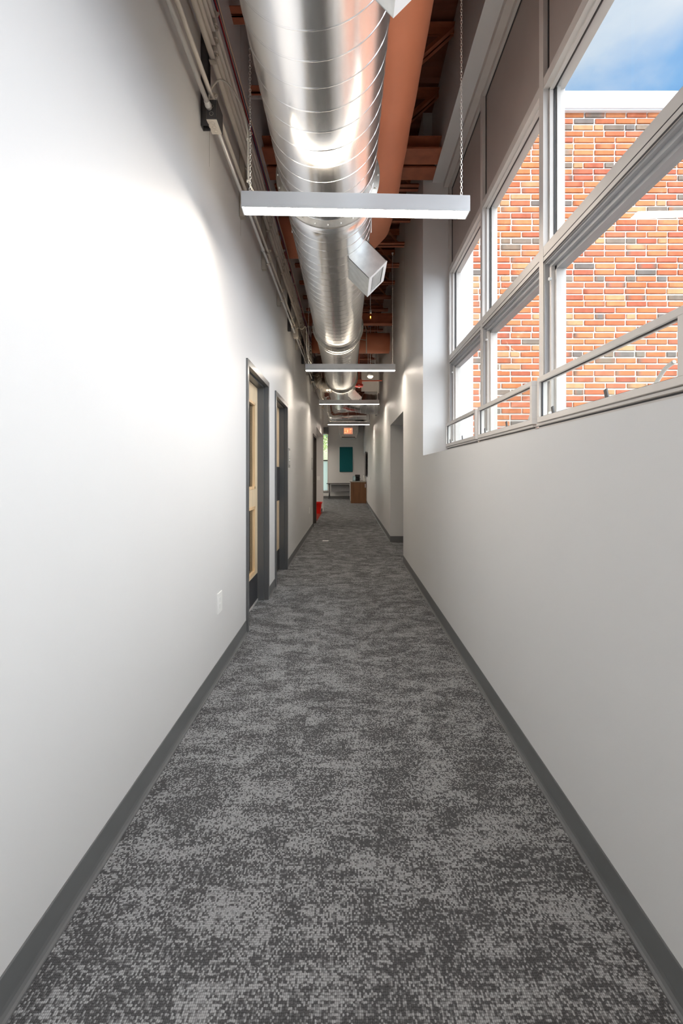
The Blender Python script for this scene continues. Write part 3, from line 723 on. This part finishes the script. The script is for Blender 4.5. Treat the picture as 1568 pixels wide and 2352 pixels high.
# junction boxes, cords
CORDS = []
def junction(y, dark, lab, z=1.88):
    t = empty('junction_box', (-.752, y, Z(z)), lab, 'electrical box', 'junction boxes on the lowest conduit')
    b = B(); b.box(0, .056, -.053, .053, 0, .105, .0015); o = b.make('box', 'conduit'); o.parent = t
    b = B(); b.box(.0562, .0585, -.055, .055, -.002, .107); b.box(.002, .055, -.0565, -.0535, .002, .103); o = b.make('cover', 'strut_dark' if dark else 'conduit'); o.parent = t
    b = B()
    for k in range(3): b.torus((.028, -.03+.03*k, -.0006), .010, .0009, (0,0,1), 16, 4)
    for k in range(2): b.torus((.028, -.0568, .03+.04*k), .010, .0009, (0,1,0), 16, 4)
    o = b.make('knockout', 'strut'); o.parent = t
for d, dark, lab in ((2.475, True, 'grey junction box above the left end of the nearest light'), (6.35, False, 'beige junction box by the chain of the second light'), (9.4, True, 'small junction box by the chain of the third light'), (13.3, False, 'small junction box by the chain of the fourth light')): junction(d, dark, lab)

# ------------------------------------------------------------------ HANGING LIGHTS
LEN, FH, FW = 1.225, .085, .082
fx = empty('pendant_light', (0, 0, 0), 'x', 'light', 'linear lights hung on chains across the corridor')
b = B(); b.box(-LEN/2, LEN/2, -FW/2, FW/2, .012, FH, .0015)
b.box(-LEN/2, LEN/2, -FW/2, -FW/2+.004, 0, .013); b.box(-LEN/2, LEN/2, FW/2-.004, FW/2, 0, .013)
b.box(-LEN/2, -LEN/2+.006, -FW/2+.004, FW/2-.004, 0, .013); b.box(LEN/2-.006, LEN/2, -FW/2+.004, FW/2-.004, 0, .013)
o = b.make('housing', 'housing'); o.parent = fx
b = B(); b.box(-LEN/2+.006, LEN/2-.006, -FW/2+.004, FW/2-.004, .002, .0125); o = b.make('diffuser', 'lens'); o.parent = fx
b = B(); b.box(-LEN/2+.08, LEN/2-.08, -.022, .022, FH+.0002, FH+.0022); o = b.make('upward_diffuser', 'uplens'); o.parent = fx
ch_bm = B(); pitch = .0195; top = 3.11-1.50; k = 0; zz = FH+.035
while zz < top:
    ch_bm.torus((0, 0, zz), .0052, .0017, (1, 0, 0) if k % 2 else (0, 1, 0), 10, 5, 1.9, (0,0,1)); zz += pitch*.8; k += 1
for s in (-1, 1):
    x = s*(LEN/2-.036) + (.005 if s < 0 else 0)
    e = B(); e.torus((x, 0, FH+.018), .0085, .0024, (0,1,0), 16, 6); e.tube([(x, 0, FH-.002), (x, 0, FH+.010)], .003, 8); o = e.make('eye_bolt', 'zinc'); o.parent = fx
    if s == -1:
        chn = ch_bm.make('chain', 'zinc'); chn.parent = fx; chn.location = (x, 0, 0)
    else:
        c2 = chn.copy(); COL.objects.link(c2); c2.parent = fx; c2.location = (x, 0, 0)
    e = B(); e.box(x-.012, x+.012, -.012, .012, top-.008, top+.004); e.tube([(x,0,top-.03),(x,0,top)], .003, 6); o = e.make('hanger_clip', 'zinc'); o.parent = fx
flist = [(fx_d[1], .046, 1.41, .0325, 'nearest white linear light hanging on two chains across the corridor'),
         (fx_d[2], .038, 1.395, .004, 'second hanging linear light from the camera, below the second duct flange'),
         (fx_d[3], .033, 1.40, .0, 'third hanging linear light from the camera, near the red alarm'),
         (fx_d[4], .03, 1.41, .0, 'farthest hanging linear light, just above the exit sign')]
behind = [(-1.28, .03, 1.41, 0), (-3.78, .03, 1.41, 0)]
side = [(13.1, -2.3, .6, PI/2, 'added unseen linear light in the side passage behind the left wall')]  # out-of-view lamp added to brighten the side passage
for yy, wy in ((16.4, 'nearest'), (18.5, 'middle'), (20.6, 'farthest')):
    for xx, wx in ((-1.62, 'inner'), (-2.8, 'outer')): side.append((yy, xx, 1.41, PI/2, '%s added unseen linear light of the %s row in the far room' % (wy, wx)))  # unseen lamps, added to light up the far room
first = True
for it in flist + side + [(*q, None) for q in behind]:
    y, x, z, rz, lab = it
    o = fx if first else copy_tree(fx)
    first = False
    o.location = (x, y, Z(z)); o.rotation_euler = (0, 0, rz); o['label'] = lab or ('linear light hanging behind the camera, %s' % ('nearer one' if y > -2 else 'farther one'))
# cords from boxes to fixtures
def cordpath(px, D):
    return [((x-798)*D_/1045, D_, H+(1086-y_)*D_/1045) for (x, y_, D_) in px]
cp = [[(-.745, 2.44, Z(1.985)), (-.735, 2.44, Z(2.05)), (-.69, 2.45, Z(2.115)), (-.635, 2.46, Z(2.09)), (-.575, 2.47, Z(1.99)), (-.545, 2.46, Z(1.87)), (-.537, 2.455, Z(1.80)), (-.537, 2.455, Z(1.66)), (-.534, 2.457, Z(1.575)), (-.515, 2.457, Z(1.53)), (-.495, 2.457, Z(1.497))]]
for D in fx_d[2], fx_d[3], fx_d[4]:
    cp.append([(-.72, D+.08, Z(1.985)), (-.68, D+.06, Z(2.0)), (-.62, D+.02, Z(1.97)), (-.575, D-.005, Z(2.0)), (-.560, D-.01, Z(1.9)), (-.558, D-.01, Z(1.7)), (-.545, D-.005, Z(1.58)), (-.50, D, Z(1.498))])
for i, p in enumerate(cp):
    b = B(); sp = smooth_path(p, 6); b.tube(sp, .0045, 8)
    if i == 0:
        for zz in (Z(1.80), Z(1.575)): b.lathe([(.001,-.006),(.008,-.005),(.008,.005),(.001,.006)], (-.538, 2.456, zz), 10)
    tag(b.make('power_cord', 'cord'), 'cream power cord looping from the wall box to the %s light' % ['nearest','second','third','farthest'][i], 'cord', 'power cords of the hanging lights')

# ------------------------------------------------------------------ SMALL CEILING THINGS
t = empty('fire_alarm', (.225, 9.15, Z(1.72)), 'red round fire alarm strobe hanging beside the duct', 'alarm')
b = B(); b.lathe([(.001, 0), (.05, 0), (.085, .015), (.09, .04), (.085, .06), (.001, .06)], (0,0,0), 32); o = b.make('strobe', 'redalarm'); o.parent = t
b = B(); b.lathe([(.001, -.016), (.022, -.012), (.026, 0)], (0,0,0), 20); b.box(-.02,.02,-.092,-.086,.02,.035); o = b.make('lens', 'white'); o.parent = t
b = B(); b.box(-.062, .062, -.06, .06, .061, .15, .004); o = b.make('back_box', 'redbox'); o.parent = t
b = B(); b.tube([(0,0,.15), (0,0,3.11-1.72)], .012, 10); b.tube([(.06,0,.13), (.47,0,.135)], .012, 10); o = b.make('stem', 'redbox'); o.parent = t
t = empty('dome_lamp', (.475, 9.55, Z(1.98)), 'clear glass dome lamp hanging right of the duct past the second light', 'lamp')
b = B(); b.lathe([(.001, 0), (.035, .006), (.06, .03), (.065, .05)], (0,0,0), 28); o = b.make('glass_dome', emis('lit_dome', (1,.93,.8), 1.2)); o.parent = t
b = B(); b.lathe([(.06, .05), (.055, .09), (.045, .12), (.02, .14), (.001, .14)], (0,0,0), 28); b.tube([(0,0,.13), (0,0,TOP-Z(1.98))], .006, 8); o = b.make('lamp_body', 'white'); o.parent = t
t = empty('bulb_lamp', (.35, 6.95, Z(2.33)), 'amber glass bulb hanging beside the duct under the cross beam', 'lamp')
b = B(); b.lathe([(.001, 0), (.022, .006), (.034, .03), (.030, .06), (.016, .085), (.014, .10)], (0,0,0), 24); o = b.make('bulb', glass_mat('amber_bulb_glass', (1,.82,.55), 1.0)); o.parent = t
b = B(); b.lathe([(.001, .03), (.007, .035), (.007, .06), (.001, .065)], (0,0,0), 12); o = b.make('filament', 'amber'); o.parent = t
b = B(); b.lathe([(.001, .10), (.016, .10), (.018, .15), (.006, .16)], (0,0,0), 16); b.tube([(0,0,.15), (0,0,3.11-2.33)], .003, 6); o = b.make('socket', 'zinc'); o.parent = t
# hanging vertical pipe and wires right of the duct
b = B(); b.tube([(.33, 8.0, Z(2.5)), (.33, 8.0, Z(2.1))], .009, 8); b.tube([(.33, 8.0, Z(2.5)), (.25, 7.95, Z(2.8)), (.3, 7.9, Z(3.11))], .007, 8)
b.tube(smooth_path([(.33, 8.0, Z(2.33)), (.22, 8.0, Z(2.35)), (.12, 8.0, Z(2.36))], 5), .006, 8)
tag(b.make('drop_pipe', 'conduit'), 'thin white drop pipe in front of the short orange crossing duct', 'pipe')
rw = random.Random(9)
b = B()
for i in range(6):
    pts = [(.10+rw.uniform(-.02,.02), 8.05, Z(2.62)), (.22+rw.uniform(-.03,.03), 8.05, Z(2.66+rw.uniform(-.03,.03))), (.33+rw.uniform(-.03,.04), 8.05, Z(2.69+rw.uniform(-.03,.05))), (.40+rw.uniform(-.03,.03), 8.05, Z(2.62+rw.uniform(-.05,.03))), (.46+rw.uniform(-.03,.03), 8.06, Z(2.61)), (.52, 8.1, Z(2.62))]
    b.tube(smooth_path(pts, 5), .0065, 6)
tag(b.make('wire_tangle', 'cab_blue'), 'tangle of dark blue data wires above the short orange crossing duct', 'wires', None, 'stuff')
# grey panel in the ceiling far right
t = B(); t.box(.30, .66, 9.95, 9.97, Z(1.78), Z(2.25), .002); t.box(.66, .69, 9.93, 9.98, Z(1.74), Z(2.30)); tag(t.make('access_panel', 'alu'), 'grey sheet panel hanging behind the red alarm', 'panel')
b = B(); b.tube([(.45, 9.96, Z(2.25)), (.45, 9.96, Z(3.6))], .004, 6); b.tube([(.60, 9.96, Z(2.25)), (.60, 9.96, Z(3.6))], .004, 6); o = b.make('hanger_rod', 'zinc'); o.parent = bpy.data.objects['access_panel']

# ------------------------------------------------------------------ EXIT SIGN
t = empty('exit_sign', (.02, 15.4, Z(1.31)), 'orange glowing EXIT sign hanging over the far end of the corridor', 'sign')
b = B(); b.box(-.152, .152, -.02, .02, 0, .215, .008); o = b.make('panel', 'exit_face'); o.parent = t
b = B()
def stroke(x0, x1, z0, z1): b.box(x0, x1, -.0245, -.0205, z0, z1)
h0, h1, sw = .04, .175, .016
x = -.115; stroke(x, x+sw, h0, h1); [stroke(x, x+.048, z, z+sw) for z in (h0, (h0+h1-sw)/2, h1-sw)]
for (xa, za, xb_, zb2) in ((-.052, h0, -.004, h1), (-.004, h0, -.052, h1)):
    b.prism([(xa, za), (xa+(sw if xb_ > xa else -sw), za), (xb_, zb2), (xb_-(sw if xb_ > xa else -sw), zb2)], 'y', -.0245, -.0205)
stroke(.014, .014+sw, h0, h1)
stroke(.046, .110, h1-sw, h1); stroke(.070, .086, h0, h1)
o = b.make('lettering', 'exit_text'); o.parent = t
b = B(); b.box(-.05, .05, -.018, .018, .217, .24); b.tube([(0,0,.24), (0,0,3.7-1.31)], .007, 8); o = b.make('stem', 'white'); o.parent = t

# ------------------------------------------------------------------ FAR END
b = B(); b.box(-.39, .245, YE-.05, YE-.001, Z(.045), Z(1.255), .006)
tag(b.make('acoustic_panel', 'teal'), 'teal rectangular fabric acoustic panel on the far wall', 'wall panel')
# far window
win = empty('window_7', (-2.3, YE+.08, WZ0), kind='structure'); lc = Vector(win.location)
def mk7(b, name, m):
    o = b.make(name, m); o.data.transform(Matrix.Translation(-lc)); o.parent = win; return o
b = B(); zm = Z(.60)
for x in (WX0, -2.78, -1.86, WX1-.045): b.box(x, x+.045, YE+.03, YE+.11, WZ0, WZ1)
for z0, z1 in ((WZ0, WZ0+.06), (WZ1-.05, WZ1)): b.box(WX0, WX1, YE+.03, YE+.11, z0, z1)
mk7(b, 'window_frame', 'alu'); b = B(); b.box(WX0+.045, WX1-.045, YE+.025, YE+.115, zm-.03, zm+.03); mk7(b, 'window_rail', 'frame_paint')
b = B(); b.box(WX0+.045, WX1-.045, YE+.068, YE+.072, zm+.03, WZ1-.05); mk7(b, 'clear_pane', 'glass')
b = B(); b.box(WX0+.045, WX1-.045, YE+.068, YE+.072, WZ0+.06, zm-.03); mk7(b, 'frosted_pane', 'frost')
b = B(); b.box(WX0-.02, WX1+.005, YE-.03, YE+.03, WZ0-.03, WZ0); b.box(WX0, WX1, YE-.10, YE-.002, WZ1, WZ1+.28); mk7(b, 'window_ledge', 'frame_paint')
# cabinet
t = empty('base_cabinet', (.43, 19.93, 0), 'brown woodgrain base cabinet with a grey top against the right wall', 'cabinet')
b = B(); b.box(-.30, .335, -1.23, 1.23, .0, .865, .002); o = b.make('cabinet_body', 'cab'); o.parent = t
b = B(); b.box(-.335, .338, -1.26, 1.25, .866, .90, .004); o = b.make('countertop', 'counter'); o.parent = t
for k in range(3):
    b = B(); y0 = -1.21+k*.81; b.box(-.325, -.302, y0, y0+.80, .09, .85, .002); dd = b.make('cabinet_door', 'cab_edge'); dd.parent = t; dd['label'] = 'pale cabinet door front'
    b = B(); b.tube([(-.325, y0+.05, .70), (-.35, y0+.05, .70), (-.35, y0+.18, .70), (-.325, y0+.18, .70)], .006, 8); o = b.make('door_pull', 'satin'); o.parent = dd
b = B(); b.box(.285, .31, -1.265, -1.231, .64, .80); o = b.make('outlet', 'white'); o.parent = t
# things on the counter
t = empty('coffee_maker', (.42, 19.3, .901), 'black coffee maker on the counter of the brown cabinet', 'coffee maker')
b = B(); b.box(-.10, .10, -.12, .12, 0, .03, .006); b.box(-.10, .10, .02, .12, .03, .25, .006); b.prism([(-.12, .19), (.12, .19), (.12, .21), (-.12, .27)], 'x', -.10, .10); o = b.make('body', 'black'); o.parent = t
b = B(); b.lathe([(.04, 0), (.065, .03), (.06, .09), (.05, .11)], (0, -.04, .035), 20); o = b.make('carafe', 'glass_dark'); o.parent = t
b = B(); b.torus((.088, -.04, .09), .03, .007, (0,1,0), 14, 6); o = b.make('handle', 'black'); o.parent = t
b = B(); b.lathe([(.001, 0), (.055, 0), (.06, .05), (.058, .2), (.03, .215), (.001, .22)], (.27, 19.1, .901), 24)
tag(b.make('storage_jar', glass_mat('pale_jar', (.72,.85,.86), 1.0, .1, True)), 'pale glass jar standing left of the coffee maker', 'jar')
b = B(); b.lathe([(.02, 0), (.055, 0), (.055, .24), (.02, .24)], (.70, 19.0, .901), 24); tag(b.make('paper_roll', 'white'), 'white paper towel roll on the counter below the television', 'paper roll')
b = B(); b.box(.07, .20, 18.9, 19.05, .901, .945, .008); b.box(.055, .065, 18.9, 19.05, .9, .91); tag(b.make('folded_cloth', 'white'), 'small white folded cloth at the left edge of the counter', 'cloth')
# television
t = empty('television', (XR, 18.3, Z(.35)), 'large black television mounted on the right wall above the counter', 'television')
b = B(); b.box(-.085, -.05, -.75, .75, -.47, .47, .006); o = b.make('screen_panel', 'black'); o.parent = t
b = B(); b.box(-.05, -.0, -.2, .2, -.2, .2); o = b.make('wall_mount', 'strut_dark'); o.parent = t
b = B(); b.box(-.087, -.0852, -.735, .735, -.455, .455); o = b.make('screen', mat('tv_screen', (.01,.01,.012), .08, 0, .6)); o.parent = t
# table
t = empty('flip_table', (-.45, 21.78, 0), 'dark rectangular table on castered legs by the far wall', 'table')
b = B(); b.box(-.55, 1.02, -.30, .30, .725, .755, .006); o = b.make('tabletop', 'tabletop'); o.parent = t
for s in (-1, 1):
    x = -.42 if s < 0 else .90
    b = B(); b.tube([(x, 0, .725), (x, 0, .33), (x-.02, -.26, .06)], .018, 8); b.tube([(x, 0, .36), (x+.01, .24, .06)], .018, 8); b.box(x-.02, x+.02, -.25, .25, .69, .725)
    lg = b.make('leg', 'black'); lg.parent = t
    for yy in (-.26, .24):
        b = B(); b.lathe([(.001, -.012), (.03, -.012), (.03, .012), (.001, .012)], (x+(-.02 if yy < 0 else .01), yy, .031), 16, 'x'); o = b.make('caster', 'black'); o.parent = lg
b = B(); b.box(-.34, .82, .02, .035, .35, .68); o = b.make('modesty_panel', mat('grey_mesh', (.30,.30,.31), .6)); o.parent = t
# red bin and mat
t = empty('recycling_bin', (-.99, 14.0, 0), 'bright red plastic bin standing in the opening on the left', 'bin')
b = B(); zb3 = .34
vs = [b.bm.verts.new(p) for p in ((-.16,-.13,0),(.16,-.13,0),(.16,.13,0),(-.16,.13,0),(-.19,-.155,zb3),(.19,-.155,zb3),(.19,.155,zb3),(-.19,.155,zb3),(-.17,-.135,zb3),(.17,-.135,zb3),(.17,.135,zb3),(-.17,.135,zb3),(-.14,-.11,.02),(.14,-.11,.02),(.14,.11,.02),(-.14,.11,.02))]
for q in ((3,2,1,0),(0,1,5,4),(1,2,6,5),(2,3,7,6),(3,0,4,7),(4,5,9,8),(5,6,10,9),(6,7,11,10),(7,4,8,11),(8,9,13,12),(9,10,14,13),(10,11,15,14),(11,8,12,15),(12,13,14,15)): b.bm.faces.new([vs[k] for k in q])
o = b.make('bin_body', 'red'); o.parent = t; t.location.z = .007
b = B()
for s in (-1, 1): b.box(-.205, .205, s*.155, s*.17, zb3-.035, zb3+.004, .002); b.box(s*.19, s*.205, -.155, .155, zb3-.035, zb3+.004, .002)
o = b.make('bin_rim', 'red'); o.parent = t
b = B(); b.box(-1.9, -.80, 11.75, 14.4, .0005, .006); tag(b.make('floor_mat', 'redmat'), 'dark red floor mat under the red bin', 'mat')
b = B(); b.box(-.46, -.35, 8.32, 8.40, .0005, .004); b.box(-.44, -.37, 8.34, 8.38, .004, .006); tag(b.make('paper_scrap', 'white'), 'small white scrap lying on the carpet', 'paper')

# ------------------------------------------------------------------ WALL PLATES AND SIGNS
def plate(name, x, y, z, w_, h_, side, lab, cat, group=None, kind='outlet'):
    t = empty(name, (x, y, z), lab, cat, group)
    b = B(); s = {'l': 1, 'r': -1}.get(side, 0)
    if side in 'lr':
        b.box(0, s*.006, -w_/2, w_/2, -h_/2, h_/2, .0015); o = b.make('cover_plate', 'white'); o.parent = t
        b = B()
        if kind == 'outlet':
            for dz in (-.02, .02): b.box(s*.0062, s*.0085, -.016, .016, dz-.013, dz+.013)
        else: b.box(s*.0062, s*.0095, -.016, .016, -.033, .033)
        o = b.make('socket' if kind == 'outlet' else 'rocker', 'white'); o.parent = t
    else:
        b.box(-w_/2, w_/2, -.006, 0, -h_/2, h_/2, .0015); o = b.make('cover_plate', 'white'); o.parent = t
        b = B(); b.box(-.035, -.006, -.0095, -.0062, -.033, .033); b.box(.006, .035, -.0095, -.0062, -.033, .033); o = b.make('rocker', 'white'); o.parent = t
plate('wall_outlet', XL, 2.80, Z(-.797), .10, .125, 'l', 'white outlet plate low on the left wall before the first door', 'outlet', 'outlet plates low on the left wall')
plate('wall_outlet', XL, 9.42, Z(-.78), .09, .12, 'l', 'tiny white outlet plate low on the left wall before the third door', 'outlet', 'outlet plates low on the left wall')
plate('light_switch', -.94, AL[1], Z(-.17), .10, .125, 'f', 'white double light switch in the opening above the red bin', 'switch', None, 'switch')
plate('wall_switch', XR, 15.5, Z(-.20), .07, .115, 'r', 'small switch plate on the right wall before the cabinet', 'switch', None, 'switch')
for (y, lab) in ((6.14, 'narrow room sign on the left wall just past the second door'), (10.05, 'narrow room sign on the left wall just before the third door')):
    t = empty('room_sign', (XL, y, Z(.20)), lab, 'sign', 'room signs on the left wall')
    b = B(); b.box(0, .006, -.075, .075, -.13, .13, .001); o = b.make('sign_plate', 'alu_mid'); o.parent = t
    b = B(); b.box(.0062, .0075, -.055, .055, -.045, .10); b.box(.0062, .0075, -.055, .055, -.085, -.058); o = b.make('sign_insert', 'white'); o.parent = t
    b = B(); b.box(.0076, .0085, -.03, .03, -.01, .0); b.box(.0076, .0085, -.03, .02, .02, .026); b.box(.0076, .0085, -.045, .045, -.076, -.068); o = b.make('sign_marks', 'frame_paint'); o.parent = t
# sensor on right wall near the branch duct
b = B(); b.box(XR-.05, XR, 12.0, 12.05, Z(1.50), Z(1.62), .004); tag(b.make('wall_sensor', 'white'), 'small white sensor high on the right wall near the branch duct', 'sensor')

# ------------------------------------------------------------------ OUTSIDE THE FAR WINDOW
b = B(); b.box(-12, 4, 22.5, 40, -.3, -.05); struct(b, 'floor_garden', 'grass')
b = B(); b.prism([(25, -.05), (26.5, 1.2), (34, 3.2), (40, 4.4), (40, -.05)], 'x', -10, 3); tag(b.make('grass_bank', 'grass'), 'grassy bank seen through the far window', 'lawn', None, 'stuff')
t = empty('garden_tree', (-2.1, 28.2, 1.62), 'leafy green tree seen through the far window', 'tree')
b = B(); b.tube([(0,0,0), (.05,0,1.2), (0,.1,2.2), (.1,.1,3.5)], .1, 8, radii=[.12,.1,.08,.03]); o = b.make('trunk', 'bark'); o.parent = t
b = B(); rt = random.Random(2)
for k in range(5200):
    a = Vector((rt.gauss(0,1), rt.gauss(0,1), rt.gauss(0,1))).normalized()*(rt.random()**.4); p = Vector((a.x*2.0, a.y*1.5, 2.4+a.z*1.6))
    u = Vector((rt.gauss(0,1), rt.gauss(0,1), rt.gauss(0,1))).normalized(); v = u.orthogonal().normalized(); s = .07
    q = [b.bm.verts.new(p+d) for d in (-u*s, v*s*.5, u*s, -v*s*.5)]; b.bm.faces.new(q)
o = b.make('crown', 'leaf'); o.parent = t; o['kind'] = 'stuff'

# ------------------------------------------------------------------ SKY, SUN
wd = bpy.data.worlds.new('sky'); sc.world = wd; wd.use_nodes = True
N, L = wd.node_tree.nodes, wd.node_tree.links; N.clear()
out = N.new('ShaderNodeOutputWorld'); bg = N.new('ShaderNodeBackground'); tc = N.new('ShaderNodeTexCoord')
mp = N.new('ShaderNodeMapping'); mp.inputs['Scale'].default_value = (1, 1, 1.6); mp.inputs['Location'].default_value = (.35, .1, .2)
L.new(tc.outputs['Generated'], mp.inputs[0])
nz = N.new('ShaderNodeTexNoise'); nz.inputs['Scale'].default_value = 3.0; nz.inputs['Detail'].default_value = 7; nz.inputs['Roughness'].default_value = .52; nz.inputs['Distortion'].default_value = .4
L.new(mp.outputs[0], nz.inputs['Vector'])
sx = N.new('ShaderNodeSeparateXYZ'); L.new(tc.outputs['Generated'], sx.inputs[0])
# cloudier towards the zenith and away from the blue gap over the brick wing
gr = N.new('ShaderNodeMapRange'); gr.inputs['From Min'].default_value = .60; gr.inputs['From Max'].default_value = .72; gr.inputs['To Min'].default_value = -.06; gr.inputs['To Max'].default_value = .22
L.new(sx.outputs[2], gr.inputs['Value'])
ad = N.new('ShaderNodeMath'); L.new(nz.outputs['Fac'], ad.inputs[0]); L.new(gr.outputs[0], ad.inputs[1])
cr = N.new('ShaderNodeValToRGB'); E = cr.color_ramp.elements
E[0].position = .40; E[0].color = (.10, .35, .82, 1); E[1].position = .74; E[1].color = (1.0, 1.02, 1.05, 1)
e = E.new(.52); e.color = (.30, .56, .93, 1); e = E.new(.62); e.color = (.72, .83, .98, 1)
L.new(ad.outputs[0], cr.inputs[0])
# the sunlit side of the sky behind and right of the viewer is far brighter
vm = N.new('ShaderNodeVectorMath'); vm.operation = 'DOT_PRODUCT'; vm.inputs[1].default_value = Vector((.75, -.35, .56)).normalized()
L.new(tc.outputs['Generated'], vm.inputs[0])
br = N.new('ShaderNodeMapRange'); br.inputs['From Min'].default_value = .55; br.inputs['From Max'].default_value = 1.0; br.inputs['To Min'].default_value = 0; br.inputs['To Max'].default_value = 1
L.new(vm.outputs['Value'], br.inputs['Value'])
mx = N.new('ShaderNodeMix'); mx.data_type = 'RGBA'; L.new(br.outputs[0], mx.inputs[0]); L.new(cr.outputs[0], mx.inputs[6]); mx.inputs[7].default_value = (8.3, 8.5, 9.0, 1)
L.new(mx.outputs[2], bg.inputs[0]); bg.inputs[1].default_value = 1.0; L.new(bg.outputs[0], out.inputs[0])
sun = bpy.data.lights.new('sun', 'SUN'); sun.energy = 1.5; sun.angle = math.radians(25); sun.color = (1, .95, .86)
so = bpy.data.objects.new('sun', sun); COL.objects.link(so)
so.rotation_euler = Vector((.06, .80, -.60)).to_track_quat('-Z', 'Y').to_euler(); so.location = (3, -6, 8)

# ------------------------------------------------------------------ CAMERA
cam = bpy.data.cameras.new('camera'); co = bpy.data.objects.new('camera', cam); COL.objects.link(co)
co.location = (0, 0, H); co.rotation_euler = (PI/2, 0, 0)
cam.sensor_fit = 'VERTICAL'; cam.sensor_height = 36; cam.sensor_width = 24; cam.lens = 1045/2352*36
cam.shift_x = -(798-784)/2352; cam.shift_y = -(1176-1086)/2352
cam.clip_start = .02; cam.clip_end = 200
sc.camera = co
sc.view_settings.view_transform = 'Standard'; sc.view_settings.look = 'None'; sc.view_settings.exposure = 0; sc.view_settings.gamma = 1
sc.view_settings.use_curve_mapping = False
